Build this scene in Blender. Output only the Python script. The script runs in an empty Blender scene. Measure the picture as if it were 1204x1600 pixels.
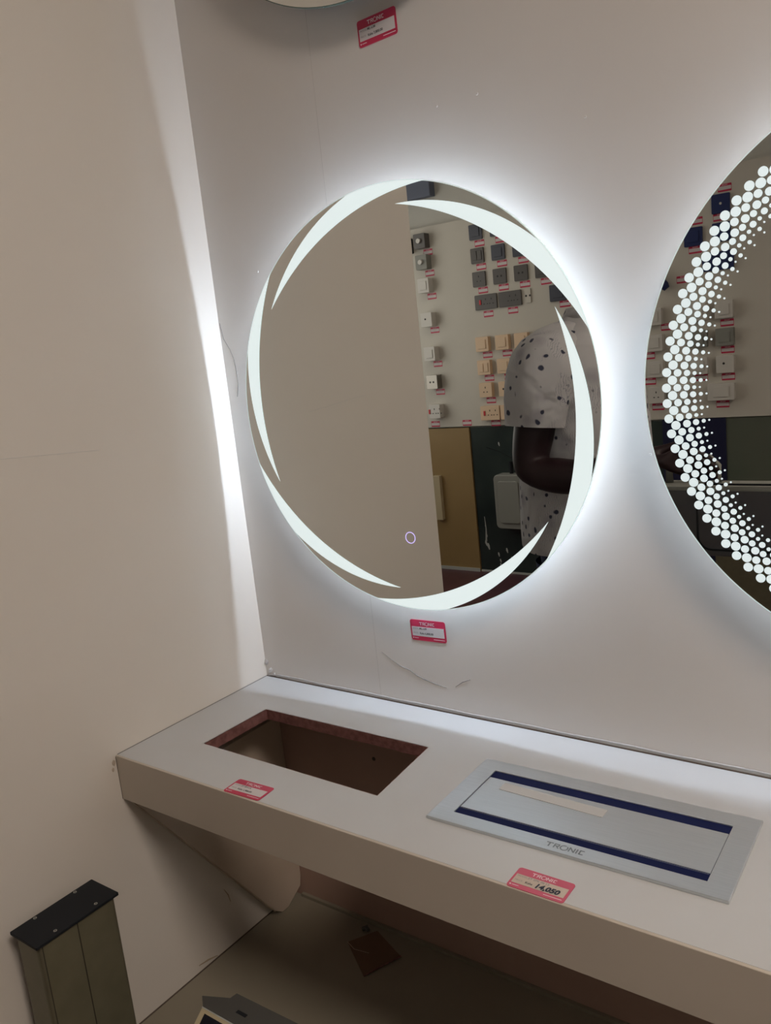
import bpy, bmesh, math, random
from mathutils import Vector, Matrix, Euler
random.seed(4)
C = bpy.context.scene.collection
PI = math.pi
# ------------------------------------------------------------------ camera, light, exposure
# metres; x=0 partition on the left, y=0 display wall, z=0 counter top, room floor at z=FL
FL, PLAT, CEIL = -0.89, -0.44, 1.95
cam = bpy.data.cameras.new('camera'); co = bpy.data.objects.new('camera', cam); C.objects.link(co)
cam.sensor_fit = 'HORIZONTAL'; cam.sensor_width = 36.0; cam.lens = 38.823; cam.clip_start = 0.02
co.matrix_world = Matrix(((0.80457, -0.03102, 0.59305, 1.06333), (0.58497, 0.21358, -0.78243, -0.99654),
                          (-0.10239, 0.97643, 0.18998, 0.55692), (0, 0, 0, 1)))
bpy.context.scene.camera = co
vs = bpy.context.scene.view_settings
vs.view_transform = 'Standard'; vs.look = 'None'; vs.gamma = 1; vs.use_curve_mapping = False
vs.exposure = 0.0
w = bpy.data.worlds.new('world'); bpy.context.scene.world = w; w.use_nodes = True
w.node_tree.nodes['Background'].inputs[0].default_value = (0.75, 0.85, 1, 1)
w.node_tree.nodes['Background'].inputs[1].default_value = 0.3
LED_STRENGTH = 150.0
LED2_STRENGTH = 75.0
FROST_STRENGTH = 0.76
LAMP_STRENGTH = 5.0
LAMP2_STRENGTH = 31.0
DAY_POWER = 14.0
def area(name, loc, rot, sx, sy, power, col):
    l = bpy.data.lights.new(name, 'AREA'); l.shape = 'RECTANGLE'; l.size = sx; l.size_y = sy
    l.energy = power; l.color = col
    o = bpy.data.objects.new(name, l); C.objects.link(o); o.location = loc; o.rotation_euler = rot
    return o
area('daylight', (-2.55, -2.3, 0.75), (0, -PI/2, 0), 1.5, 1.7, DAY_POWER, (1.0, 0.93, 0.83))

# ------------------------------------------------------------------ materials
def mat(name, col, rough=0.6, metal=0.0, emit=None, es=0.0, noise=None, bump=None, spec=0.5, coat=0.0):
    m = bpy.data.materials.new(name); m.use_nodes = True
    nt = m.node_tree; b = nt.nodes['Principled BSDF']
    b.inputs['Base Color'].default_value = (*col, 1)
    b.inputs['Roughness'].default_value = rough; b.inputs['Metallic'].default_value = metal
    b.inputs['Specular IOR Level'].default_value = spec
    b.inputs['Coat Weight'].default_value = coat
    if emit:
        b.inputs['Emission Color'].default_value = (*emit, 1); b.inputs['Emission Strength'].default_value = es
    if noise:   # (scale, second colour, amount low, high)
        tc = nt.nodes.new('ShaderNodeTexCoord'); n = nt.nodes.new('ShaderNodeTexNoise')
        n.inputs['Scale'].default_value = noise[0]; n.inputs['Detail'].default_value = 5
        r = nt.nodes.new('ShaderNodeMapRange'); r.inputs[1].default_value = noise[2]; r.inputs[2].default_value = noise[3]
        mx = nt.nodes.new('ShaderNodeMixRGB'); mx.inputs[1].default_value = (*col, 1); mx.inputs[2].default_value = (*noise[1], 1)
        nt.links.new(tc.outputs['Object'], n.inputs['Vector']); nt.links.new(n.outputs[0], r.inputs[0])
        nt.links.new(r.outputs[0], mx.inputs[0]); nt.links.new(mx.outputs[0], b.inputs['Base Color'])
    if bump:    # (scale, strength, distance)
        tc = nt.nodes.new('ShaderNodeTexCoord'); n = nt.nodes.new('ShaderNodeTexNoise')
        n.inputs['Scale'].default_value = bump[0]; n.inputs['Detail'].default_value = 4
        bp = nt.nodes.new('ShaderNodeBump'); bp.inputs['Strength'].default_value = bump[1]; bp.inputs['Distance'].default_value = bump[2]
        nt.links.new(tc.outputs['Object'], n.inputs['Vector']); nt.links.new(n.outputs[0], bp.inputs['Height'])
        nt.links.new(bp.outputs[0], b.inputs['Normal'])
    return m
M = {}
M['wall'] = mat('display_wall_paint', (0.66, 0.63, 0.60), 0.42, noise=(3.0, (0.63, 0.60, 0.57), .35, .7), bump=(6, .10, .004), spec=.45)
M['wall_side'] = mat('partition_paint', (0.70, 0.655, 0.60), 0.5, noise=(2.2, (0.68, 0.63, 0.57), .35, .7), bump=(5, .08, .004), spec=.35)
M['room'] = mat('room_paint', (0.55, 0.54, 0.50), 0.7, noise=(2, (0.5, 0.49, 0.45), .3, .7))
M['ceiling'] = mat('ceiling_paint', (0.7, 0.69, 0.66), 0.8, noise=(2, (0.66, 0.65, 0.62), .3, .7))
M['floor'] = mat('maroon_floor', (0.10, 0.035, 0.045), 0.35, noise=(9, (0.07, 0.025, 0.035), .3, .7))
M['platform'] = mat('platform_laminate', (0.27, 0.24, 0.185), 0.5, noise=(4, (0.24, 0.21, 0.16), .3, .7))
M['counter'] = mat('counter_laminate', (0.54, 0.55, 0.56), 0.38, noise=(5, (0.51, 0.51, 0.51), .3, .7), spec=.4)
M['fascia'] = mat('counter_fascia', (0.53, 0.47, 0.395), 0.5, noise=(5, (0.49, 0.43, 0.36), .3, .7))
M['rawboard'] = mat('raw_board_edge', (0.20, 0.085, 0.075), 0.85, noise=(120, (0.13, 0.05, 0.045), .4, .65), bump=(90, .5, .002))
M['bracket'] = mat('bracket_paint', (0.50, 0.42, 0.34), 0.55, noise=(6, (0.44, 0.36, 0.28), .3, .7))
M['gap'] = mat('dark_joint', (0.10, 0.075, 0.06), 0.9)
M['bead'] = mat('sealant', (0.50, 0.48, 0.47), 0.5)
M['scuff'] = mat('scuff_grey', (0.23, 0.22, 0.21), 0.9, spec=.1)
M['seam'] = mat('seam_grey', (0.50, 0.475, 0.45), 0.9)  # grey tone of the panel seam line itself
M['dirt'] = mat('dirt_mark', (0.42, 0.34, 0.24), 0.9)
M['mirror'] = mat('mirror_silver', (0.76, 0.775, 0.755), 0.0, 1.0)
M['frost'] = mat('frosted_light', (0.35, 0.38, 0.38), 0.5, emit=(0.86, 0.98, 0.98), es=FROST_STRENGTH)
M['frost_dots'] = mat('frosted_light_dots', (0.45, 0.5, 0.5), 0.5, emit=(0.84, 0.97, 1.0), es=0.66)
M['edge'] = mat('glass_edge', (0.60, 0.70, 0.66), 0.25, emit=(0.85, 0.97, 1.0), es=0.35)
M['edge_off'] = mat('glass_edge_unlit', (0.10, 0.14, 0.12), 0.2)
M['led'] = mat('led_strip', (1, 1, 1), 0.5, emit=(0.70, 0.83, 1.0), es=LED_STRENGTH)
M['led_soft'] = mat('led_strip_soft', (1, 1, 1), 0.5, emit=(0.70, 0.83, 1.0), es=LED2_STRENGTH)
M['ring'] = mat('touch_ring', (0.5, 0.4, 0.8), 0.5, emit=(0.55, 0.48, 0.95), es=1.0)
M['housing'] = mat('mirror_housing', (0.6, 0.6, 0.6), 0.5)
M['brushed'] = mat('brushed_aluminium', (0.66, 0.69, 0.71), 0.36, 0.85, noise=(60, (0.60, 0.63, 0.65), .3, .7))
_nt = M['brushed'].node_tree; _mp = _nt.nodes.new('ShaderNodeMapping'); _mp.inputs['Scale'].default_value = (.35, 14, 1)
for _l in list(_nt.links):
    if _l.to_node.type == 'TEX_NOISE':
        _to = _l.to_socket; _fr = _l.from_socket; _nt.links.remove(_l); _nt.links.new(_fr, _mp.inputs[0]); _nt.links.new(_mp.outputs[0], _to); break
M['navy'] = mat('navy_slot', (0.004, 0.008, 0.055), 0.6, spec=.15)
M['tape'] = mat('clear_tape', (0.50, 0.49, 0.48), 0.35)
M['engrave'] = mat('grey_logo_print', (0.22, 0.24, 0.26), 0.5)
M['tagred'] = mat('tag_red', (0.50, 0.022, 0.075), 0.4)
M['tagpink'] = mat('tag_faded_pink', (0.55, 0.09, 0.15), 0.4)
M['tagwhite'] = mat('tag_white', (0.62, 0.58, 0.58), 0.5)
M['tagcream'] = mat('tag_yellowed', (0.55, 0.46, 0.38), 0.5)
M['ink'] = mat('ink', (0.06, 0.055, 0.06), 0.6)
M['inkfaint'] = mat('faint_ink', (0.28, 0.25, 0.25), 0.6)
M['tagtext'] = mat('tag_logo', (0.78, 0.60, 0.64), 0.5)
M['pen'] = mat('marker_ink', (0.008, 0.01, 0.03), 0.4)
M['blackcap'] = mat('black_plastic', (0.010, 0.012, 0.016), 0.6, spec=.25)
M['olive'] = mat('champagne_aluminium', (0.20, 0.185, 0.125), 0.42, 0.4, noise=(30, (0.17, 0.158, 0.105), .3, .7))
M['groove'] = mat('groove_dark', (0.03, 0.028, 0.02), 0.6)
M['steel'] = mat('screw_steel', (0.55, 0.55, 0.53), 0.3, 0.9)
M['darkgrey'] = mat('dark_grey_plastic', (0.075, 0.072, 0.066), 0.5)
M['cream'] = mat('cream_plastic', (0.50, 0.42, 0.27), 0.5)
M['blackglass'] = mat('black_panel', (0.004, 0.005, 0.015), 0.15)
M['amber'] = mat('amber_film', (0.15, 0.085, 0.055), 0.35)
M['swgrey'] = mat('switch_grey', (0.105, 0.098, 0.095), 0.4, 0.2)
M['swdark'] = mat('switch_navy_grey', (0.07, 0.075, 0.10), 0.35)
M['swcream'] = mat('switch_cream', (0.72, 0.53, 0.36), 0.45)
M['swwhite'] = mat('switch_white', (0.62, 0.60, 0.56), 0.4)
M['swblue'] = mat('switch_blue', (0.010, 0.022, 0.11), 0.5)
M['swblack'] = mat('socket_hole', (0.02, 0.02, 0.02), 0.6)
M['swred'] = mat('rocker_red', (0.55, 0.02, 0.03), 0.4)
M['chrome'] = mat('chrome', (0.30, 0.28, 0.25), 0.3, .8)
M['ochre'] = mat('ochre_panel', (0.32, 0.215, 0.09), 0.5, noise=(3, (0.28, 0.185, 0.075), .3, .7))
M['board'] = mat('board_white', (0.58, 0.55, 0.49), 0.55, noise=(2.5, (0.55, 0.52, 0.46), .35, .7))
M['greenglass'] = mat('dark_green_glass', (0.016, 0.027, 0.027), 0.2, noise=(4, (0.035, 0.050, 0.046), .4, .75), coat=.3)
M['greyglass'] = mat('grey_green_glass', (0.13, 0.135, 0.11), 0.3, noise=(2, (0.09, 0.115, 0.085), .3, .7))
M['door_navy'] = mat('navy_panel', (0.012, 0.014, 0.05), 0.35)
M['case'] = mat('grey_moulded_plastic', (0.25, 0.255, 0.23), 0.5)
M['casewarm'] = mat('dark_grey_case', (0.075, 0.072, 0.08), 0.5)
M['bluegrey'] = mat('blue_grey_sign', (0.13, 0.15, 0.21), 0.6)
M['sealwhite'] = mat('smear_white', (0.45, 0.47, 0.45), 0.6)
M['skin'] = mat('dark_skin', (0.022, 0.010, 0.012), 0.5, noise=(14, (0.018, 0.008, 0.010), .3, .7), spec=.3)
M['hair'] = mat('black_hair', (0.008, 0.007, 0.007), 0.8, bump=(150, .8, .004))
M['trousers'] = mat('navy_trousers', (0.010, 0.025, 0.085), 0.8)
M['shoe'] = mat('black_shoe', (0.012, 0.012, 0.014), 0.35)
M['eye'] = mat('eye_white', (0.6, 0.57, 0.52), 0.3)
M['lamp'] = mat('lamp_diffuser', (0.9, 0.9, 0.9), 0.5, emit=(1.0, 0.87, 0.73), es=LAMP_STRENGTH)
M['lamp_bright'] = mat('lamp_diffuser_bright', (0.9, 0.9, 0.9), 0.5, emit=(1.0, 0.865, 0.75), es=LAMP2_STRENGTH)
M['daypane'] = mat('daylit_pane', (0.8, 0.85, 0.9), 0.4, emit=(0.8, 0.9, 1.0), es=0.4)
# printed shirt
def shirt_mat():
    m = bpy.data.materials.new('printed_shirt'); m.use_nodes = True; nt = m.node_tree; N = nt.nodes.new; L = nt.links.new
    b = nt.nodes['Principled BSDF']; b.inputs['Roughness'].default_value = .85
    tc = N('ShaderNodeTexCoord'); nz = N('ShaderNodeTexNoise'); nz.inputs['Scale'].default_value = 25
    ad = N('ShaderNodeVectorMath'); ad.operation = 'MULTIPLY_ADD'; ad.inputs[1].default_value = (.02, .02, .02)
    L(tc.outputs['Object'], nz.inputs['Vector']); L(nz.outputs[1], ad.inputs[0]); L(tc.outputs['Object'], ad.inputs[2])
    def spots(scale, lo, hi):
        v = N('ShaderNodeTexVoronoi'); v.inputs['Scale'].default_value = scale
        r = N('ShaderNodeMapRange'); r.inputs[1].default_value = lo; r.inputs[2].default_value = hi
        r.inputs[3].default_value = 1; r.inputs[4].default_value = 0
        L(ad.outputs[0], v.inputs['Vector']); L(v.outputs['Distance'], r.inputs[0]); return r
    s1 = spots(34, .17, .24); s2 = spots(16, .20, .42)
    wv = N('ShaderNodeTexWave'); wv.inputs['Scale'].default_value = 70; wv.inputs['Distortion'].default_value = 9
    r3 = N('ShaderNodeMapRange'); r3.inputs[1].default_value = .86; r3.inputs[2].default_value = .97
    L(tc.outputs['Object'], wv.inputs['Vector']); L(wv.outputs[1], r3.inputs[0])
    n2 = N('ShaderNodeTexNoise'); n2.inputs['Scale'].default_value = 12
    r4 = N('ShaderNodeMapRange'); r4.inputs[1].default_value = .56; r4.inputs[2].default_value = .64
    L(tc.outputs['Object'], n2.inputs['Vector']); L(n2.outputs[0], r4.inputs[0])
    mu = N('ShaderNodeMath'); mu.operation = 'MULTIPLY'; L(r3.outputs[0], mu.inputs[0]); L(r4.outputs[0], mu.inputs[1])
    m1 = N('ShaderNodeMixRGB'); m1.inputs[1].default_value = (.47, .46, .47, 1); m1.inputs[2].default_value = (.30, .29, .32, 1)
    m2 = N('ShaderNodeMixRGB'); m2.inputs[2].default_value = (.26, .26, .30, 1)
    m3 = N('ShaderNodeMixRGB'); m3.inputs[2].default_value = (.025, .03, .06, 1)
    sc = N('ShaderNodeMath'); sc.operation = 'MULTIPLY'; sc.inputs[1].default_value = .7; L(s2.outputs[0], sc.inputs[0])
    L(sc.outputs[0], m1.inputs[0]); L(m1.outputs[0], m2.inputs[1]); L(mu.outputs[0], m2.inputs[0])
    L(m2.outputs[0], m3.inputs[1]); L(s1.outputs[0], m3.inputs[0]); L(m3.outputs[0], b.inputs['Base Color'])
    bn = N('ShaderNodeTexNoise'); bn.inputs['Scale'].default_value = 7; bn.inputs['Distortion'].default_value = 1.2
    bp = N('ShaderNodeBump'); bp.inputs['Strength'].default_value = .6; bp.inputs['Distance'].default_value = .03
    L(tc.outputs['Object'], bn.inputs['Vector']); L(bn.outputs[0], bp.inputs['Height']); L(bp.outputs[0], b.inputs['Normal'])
    return m
M['shirt'] = shirt_mat()

# ------------------------------------------------------------------ helpers
def obj(name, bm, m, parent=None, smooth=False, loc=(0, 0, 0), rot=(0, 0, 0), bevel=0):
    bmesh.ops.recalc_face_normals(bm, faces=bm.faces)
    me = bpy.data.meshes.new(name); bm.to_mesh(me); bm.free()
    me.materials.append(M[m] if isinstance(m, str) else m)
    o = bpy.data.objects.new(name, me); C.objects.link(o)
    o.location = loc; o.rotation_euler = rot
    if smooth:
        for p in me.polygons: p.use_smooth = True
    if bevel:
        b = o.modifiers.new('bevel', 'BEVEL'); b.width = bevel; b.segments = 2; b.limit_method = 'ANGLE'
    if parent: o.parent = parent
    return o
def tag(o, label, cat, group=None):
    o['label'] = label; o['category'] = cat
    if group: o['group'] = group
    return o
def struct(o): o['kind'] = 'structure'; return o
def thing(name, label, cat, loc=(0, 0, 0), rot=(0, 0, 0), group=None):
    o = bpy.data.objects.new(name, None); C.objects.link(o); o.empty_display_size = .05
    o.location = loc; o.rotation_euler = rot
    return tag(o, label, cat, group)
def box(bm, x0, x1, y0, y1, z0, z1):
    r = bmesh.ops.create_cube(bm, size=1)
    for v in r['verts']:
        v.co = Vector((x0 + (v.co.x + .5) * (x1 - x0), y0 + (v.co.y + .5) * (y1 - y0), z0 + (v.co.z + .5) * (z1 - z0)))
    return bm
def B(*a): return box(bmesh.new(), *a)
def cyl(bm, r, p0, p1, seg=24, r2=None):
    p0, p1 = Vector(p0), Vector(p1); d = p1 - p0
    g = bmesh.ops.create_cone(bm, cap_ends=True, segments=seg, radius1=r, radius2=r if r2 is None else r2, depth=d.length)
    q = d.to_track_quat('Z', 'Y').to_matrix().to_4x4()
    bmesh.ops.transform(bm, matrix=Matrix.Translation((p0 + p1) / 2) @ q, verts=g['verts'])
    return bm
def rrect(w, h, r, n=6):
    pts = []
    for cx, cy, a in ((w/2-r, h/2-r, 0), (-w/2+r, h/2-r, 90), (-w/2+r, -h/2+r, 180), (w/2-r, -h/2+r, 270)):
        for i in range(n+1):
            t = math.radians(a + 90*i/n); pts.append((cx + r*math.cos(t), cy + r*math.sin(t)))
    return pts
def prism(bm, pts, z0, z1):          # outline in local xy, thickness along z
    b = [bm.verts.new((x, y, z0)) for x, y in pts]; t = [bm.verts.new((x, y, z1)) for x, y in pts]
    bm.faces.new(b[::-1]); bm.faces.new(t); n = len(pts)
    for i in range(n): bm.faces.new((b[i], b[(i+1) % n], t[(i+1) % n], t[i]))
    return bm
def frame(bm, outer, inner, z0, z1):  # two outlines with equal point count
    n = len(outer)
    V = [[bm.verts.new((x, y, z)) for x, y in ring] for ring, z in ((outer, z0), (outer, z1), (inner, z1), (inner, z0))]
    for i in range(n):
        j = (i+1) % n
        for a in range(4):
            c = (a+1) % 4; bm.faces.new((V[a][i], V[a][j], V[c][j], V[c][i]))
    return bm
def tube(bm, pts, r, seg=6):
    rings = []
    for i, p in enumerate(pts):
        p = Vector(p); a = Vector(pts[max(i-1, 0)]); c = Vector(pts[min(i+1, len(pts)-1)]); d = (c-a).normalized()
        u = d.cross(Vector((0, 0, 1)));
        if u.length < .1: u = d.cross(Vector((0, 1, 0)))
        u.normalize(); v = d.cross(u); rr = r[i] if isinstance(r, (list, tuple)) else r
        rings.append([bm.verts.new(p + (u*math.cos(2*PI*k/seg) + v*math.sin(2*PI*k/seg))*rr) for k in range(seg)])
    for a, b in zip(rings, rings[1:]):
        for k in range(seg): bm.faces.new((a[k], a[(k+1) % seg], b[(k+1) % seg], b[k]))
    bm.faces.new(rings[0][::-1]); bm.faces.new(rings[-1])
    return bm
def text_obj(name, s, size, m, parent, loc, bold=0.0, align='LEFT', sx=1.0, shear=0.0):
    cu = bpy.data.curves.new(name + '_curve', 'FONT'); cu.body = s; cu.size = size; cu.align_x = align
    cu.align_y = 'CENTER'; cu.offset = bold*size; cu.shear = shear; cu.resolution_u = 3
    t = bpy.data.objects.new('tmp', cu); C.objects.link(t)
    dg = bpy.context.evaluated_depsgraph_get(); dg.update()
    me = bpy.data.meshes.new_from_object(t.evaluated_get(dg))
    bpy.data.objects.remove(t); bpy.data.curves.remove(cu)
    for v in me.vertices: v.co.x *= sx
    me.name = name; me.materials.clear(); me.materials.append(M[m])
    o = bpy.data.objects.new(name, me); C.objects.link(o); o.parent = parent; o.location = loc
    return o
def logo(parent, W, m, x, y, z):     # TR(O)NIC, the O a large open ring
    h = W/5.45
    g = bmesh.new()
    def bars(x0, segs, t=.22):
        for (ax, ay, bx, by) in segs:
            a = Vector((x0 + ax*h, (ay-.5)*h)); b = Vector((x0 + bx*h, (by-.5)*h)); d = (b-a)
            n = Vector((-d.y, d.x)).normalized()*t*h/2
            vs_ = [g.verts.new((p.x, p.y, 0)) for p in (a-n, b-n, b+n, a+n)]; g.faces.new(vs_)
    x0 = -W/2
    bars(x0, [(0, .9, 1.0, .9), (.5, 0, .5, .9)])
    bars(x0 + 1.15*h, [(.1, 0, .1, 1), (.1, .9, .7, .9), (.7, 1, .7, .45), (.1, .5, .7, .5), (.4, .5, .8, 0)], .18)
    bars(x0 + 3.32*h, [(.1, 0, .1, 1), (.1, .95, .8, .05), (.8, 0, .8, 1)], .2)
    bars(x0 + 4.42*h, [(.05, 0, .05, 1)], .22)
    bars(x0 + 4.80*h, [(0.0, .9, .65, .9), (.1, 0, .1, 1), (0, .1, .65, .1)], .2)
    cx = x0 + 2.65*h
    n = 24
    for k in range(n):
        a0 = math.radians(70 + 340*k/n); a1 = math.radians(70 + 340*(k+1)/n)
        q = [g.verts.new((cx + r*h*math.cos(a), r*h*math.sin(a), 0)) for a, r in ((a0, .42), (a1, .42), (a1, .60), (a0, .60))]
        g.faces.new(q)
    return obj('brand_logo', g, m, parent, loc=(x, y, z))
def price_tag(label, loc, rot, model, price, faded=False, hand=None, group=None):
    t = thing('price_tag', label, 'price tag', loc, rot, group)
    W, H = .064, .0335
    red = 'tagpink' if faded else 'tagred'
    obj('tag_card', prism(bmesh.new(), rrect(W, H, .0035), 0, .0006), red, t)
    obj('white_field', prism(bmesh.new(), [(-.0295, -.0095), (.0290, -.0095), (.0290, .0055), (-.0295, .0055)], .0006, .0008), 'tagcream' if faded else 'tagwhite', t)
    logo(t, .0275, 'tagtext', -.001, .0108, .0008)
    text_obj('printed_line', 'MODEL:', .0034, 'inkfaint', t, (-.0275, .0025, .001))
    text_obj('printed_line', model, .0044, 'inkfaint' if faded else 'ink', t, (-.0155, .0027, .001), .02)
    text_obj('printed_line', 'PRICE:', .0034, 'inkfaint', t, (-.0275, -.0045, .001))
    text_obj('printed_line', price, .0044, 'ink', t, (-.0155, -.0048, .001), .03)
    g = bmesh.new(); cyl(g, .001, (-.0285, -.0128, .0006), (-.0285, -.0128, .0009), 12)
    obj('footer_dot', g, 'tagtext', t)
    obj('footer_print', B(-.0265, -.019, -.0132, -.0124, .0006, .0008), 'tagtext', t)
    obj('footer_print', B(.009, .029, -.0134, -.0126, .0006, .0008), 'tagtext', t)
    if hand:
        text_obj('handwritten_price', hand, .0100, 'pen', t, (-.0045, -.0050, .0012), .045, sx=1.0, shear=.15)
    return t
def copy_thing(root, **kw):
    r = root.copy(); C.objects.link(r)
    for ch in list(root.children):
        c = ch.copy(); C.objects.link(c); c.parent = r
        for g in list(ch.children):
            d = g.copy(); C.objects.link(d); d.parent = c
    for k, v in kw.items():
        if k == 'loc': r.location = v
        elif k == 'rot': r.rotation_euler = v
        else: r[k] = v
    return r

# ------------------------------------------------------------------ the room
BY = -3.52                                        # face of the switch board opposite
wb = struct(obj('wall_back', B(-.09, 3.2, 0, .1, FL, CEIL), 'wall'))
wl = struct(obj('wall_left', B(-.09, 0, -.673, 0, FL, CEIL), 'wall_side'))
struct(obj('wall_front', B(-2.7, 3.2, -3.66, -3.56, FL, CEIL), 'room'))
struct(obj('wall_right', B(3.2, 3.3, -3.66, .1, FL, CEIL), 'room'))
struct(obj('wall_behind', B(-2.7, -.09, 0, .1, FL, CEIL), 'room'))
g = bmesh.new(); box(g, -2.8, -2.7, -3.66, -3.2, FL, CEIL); box(g, -2.8, -2.7, -1.4, .1, FL, CEIL)
box(g, -2.8, -2.7, -3.2, -1.4, FL, -.1); box(g, -2.8, -2.7, -3.2, -1.4, 1.6, CEIL)
struct(obj('wall_far_left', g, 'room'))
wn = thing('window_1', '', '', (-2.75, -2.3, .75)); del wn['label']; del wn['category']; struct(wn)
g = bmesh.new(); frame(g, [(-.9, -.85), (.9, -.85), (.9, .85), (-.9, .85)], [(-.84, -.79), (.84, -.79), (.84, .79), (-.84, .79)], -.04, .04)
box(g, -.02, .02, -.79, .79, -.03, .03)
obj('window_frame', g, 'swwhite', wn, rot=(PI/2, 0, PI/2))
obj('window_pane', B(-.004, .004, -.84, .84, -.79, .79), 'daypane', wn)
struct(obj('floor', B(-2.8, 3.3, -3.66, .1, FL-.1, FL), 'floor'))
struct(obj('ceiling', B(-2.8, 3.3, -3.66, .1, CEIL, CEIL+.1), 'ceiling'))
# wall marks: faint panel seam, pencil scratches, plaster chip
def line(name, pts, r, m, parent): return obj(name, tube(bmesh.new(), pts, r, 5), m, parent)
line('panel_seam', [(.2598, .0006, 0.0), (.2598, .0006, 1.4)], .0008, 'seam', wb)
line('scuff_line', [(.271, 0, .083), (.288, 0, .073), (.305, 0, .064), (.323, 0, .060), (.338, 0, .052), (.352, 0, .048), (.372, 0, .0435), (.390, 0, .041)], [.0003, .0005, .0007, .0008, .0009, .0009, .0006, .0003], 'scuff', wb)
line('scuff_line', [(.406, 0, .045), (.420, 0, .055), (.434, 0, .061)], [.0004, .0007, .0004], 'scuff', wb)
line('scuff_line', [(.002, 0, .63), (.006, 0, .604), (.018, 0, .585), (.024, 0, .57), (.027, 0, .545), (.027, 0, .527), (.021, 0, .506)], .0006, 'scuff', wb)
line('panel_seam', [(0.0, -.45, .471), (0.0, -.27, .457)], .0005, 'wall', wl)
g = bmesh.new()
for x, z, r in ((.335, .70, .0016), (.105, .70, .0014), (.52, .86, .0016), (.46, .86, .0012), (.66, .80, .0015), (.79, .93, .0016), (.72, .40, .0012)):
    cyl(g, r, (x, -.0008, z), (x, .001, z), 10, r*1.6)
obj('paint_bumps', g, 'wall', wb)
g = bmesh.new()
for x, z, s in ((.004, .028, .006), (.012, .012, .005), (.020, .006, .003)):
    r = bmesh.ops.create_icosphere(g, subdivisions=1, radius=s)
    for v in r['verts']: v.co = Vector((v.co.x*.7 + x, v.co.y*.5 - .001, v.co.z + z)) + Vector([random.uniform(-.001, .001)]*3)
obj('plaster_chip', g, 'bead', wb)
line('dirt_smudge', [(.0003, -.17, -.33), (.0003, -.163, -.345), (.0003, -.16, -.36)], [.0006, .0012, .0006], 'dirt', wl)
line('dirt_smudge', [(.0003, -.245, -.427), (.0003, -.225, -.43), (.0003, -.205, -.436)], [.0008, .0016, .0008], 'dirt', wl)
line('floor_joint', [(.0006, -.66, PLAT), (.0006, -.02, PLAT)], .0016, 'gap', wl)
g = bmesh.new()
for y, z, s in ((-.335, -.010, .0035), (-.338, -.020, .0025)):
    r = bmesh.ops.create_icosphere(g, subdivisions=1, radius=s)
    for v in r['verts']: v.co = Vector((v.co.x*.3, v.co.y + y, v.co.z*1.5 + z))
obj('plaster_chip', g, 'bracket', wl)
cm = cyl(bmesh.new(), .0035, (.2315, -.0036, -.112), (.2315, .001, -.112), 12)
obj('nail_hole', cm, 'gap', wb)

M['lower'] = mat('under_counter_shade', (0.40, 0.27, 0.22), 0.7, noise=(6, (0.36, 0.235, 0.19), .3, .7))
obj('lower_shade_panel', B(0.0005, 3.19, -.003, 0, PLAT-.4, -.02), 'lower', wb)  # added thin panel, shade under the counter put into its brown
# low display platform under the counter
plat = thing('display_platform', 'low grey laminate display platform running along the wall under the counter', 'platform', (0, 0, FL))
obj('platform_top', B(0.0005, 2.6, -.66, -.0035, PLAT-FL-.03, PLAT-FL), 'platform', plat, bevel=.002)
obj('platform_front', B(0.0005, 2.6, -.64, -.62, 0, PLAT-FL-.03), 'platform', plat)
obj('skirting_strip', B(.021, 2.6, -.010, -.0035, PLAT-FL, PLAT-FL+.006), 'platform', plat)

# ------------------------------------------------------------------ counter
D, HF = .3305, .0715
ct = thing('display_counter', 'pale grey wall-hung display counter with a sink cut-out and deep front edge', 'counter', (0, 0, 0))
XE = 2.4
hole = [(.100, -.243), (.434, -.2465), (.4225, -.108), (.103, -.1095)]
def slab_with_hole(z0, z1, holes):
    g = bmesh.new()
    # cut the slab in strips along x around the quadrilateral hole; subdivide the long edges a bit ragged
    P = lambda x, y, z: g.verts.new((x, y, z))
    (a, b, c, d) = holes
    out = [(0.0005, -D+.004), (XE, -D+.004), (XE, -.0002), (0.0005, -.0002)]
    import itertools
    def ring(z): return [P(x, y, z) for x, y in out], [P(x, y, z) for x, y in (a, b, c, d)]
    o0, i0 = ring(z0); o1, i1 = ring(z1)
    for k in range(4):
        j = (k+1) % 4
        g.faces.new((o1[k], o1[j], i1[j], i1[k])); g.faces.new((o0[k], o0[j], i0[j], i0[k]))
        g.faces.new((o0[k], o0[j], o1[j], o1[k]))
    return g
obj('worktop', slab_with_hole(-.018, 0, hole), 'counter', ct)
# raw sawn edge lining the cut-out
def inset(q, s):
    cx = sum(p[0] for p in q)/4; cy = sum(p[1] for p in q)/4
    return [(x + (s if x < cx else -s), y + (s if y < cy else -s)) for x, y in q]
def ragged(q, n=26, amp=.0007):
    r = []
    for k in range(4):
        a, b = Vector(q[k]), Vector(q[(k+1) % 4])
        for i in range(n):
            p = a.lerp(b, i/n); r.append((p.x + random.uniform(-amp, amp), p.y + random.uniform(-amp, amp)))
    return r
ho = ragged(hole, amp=0); hi = ragged(inset(hole, .0013), amp=.0006)
obj('sawn_edge', frame(bmesh.new(), ho, hi, -.0175, -.0006), 'rawboard', ct)
obj('front_fascia', B(0.0005, XE, -D, -D+.004, -HF, 0), 'fascia', ct, bevel=.0006)
obj('fascia_backing', B(0.002, XE, -D+.004, -D+.020, -HF, -.018), 'fascia', ct)
obj('side_gap', B(0.0001, .0009, -D-.0003, -D+.001, -HF, -.002), 'gap', ct)
line('sealant_bead', [(.004, -.0013, .0015)] + [(.03 + .05*k, -.0013, .0062 + .0007*math.sin(k*2.1)) for k in range(46)], .0011, 'bead', ct)
line('joint_line', [(.0015, -.0013, .0004), (XE, -.0013, .0004)], .0011, 'gap', ct)
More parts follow.
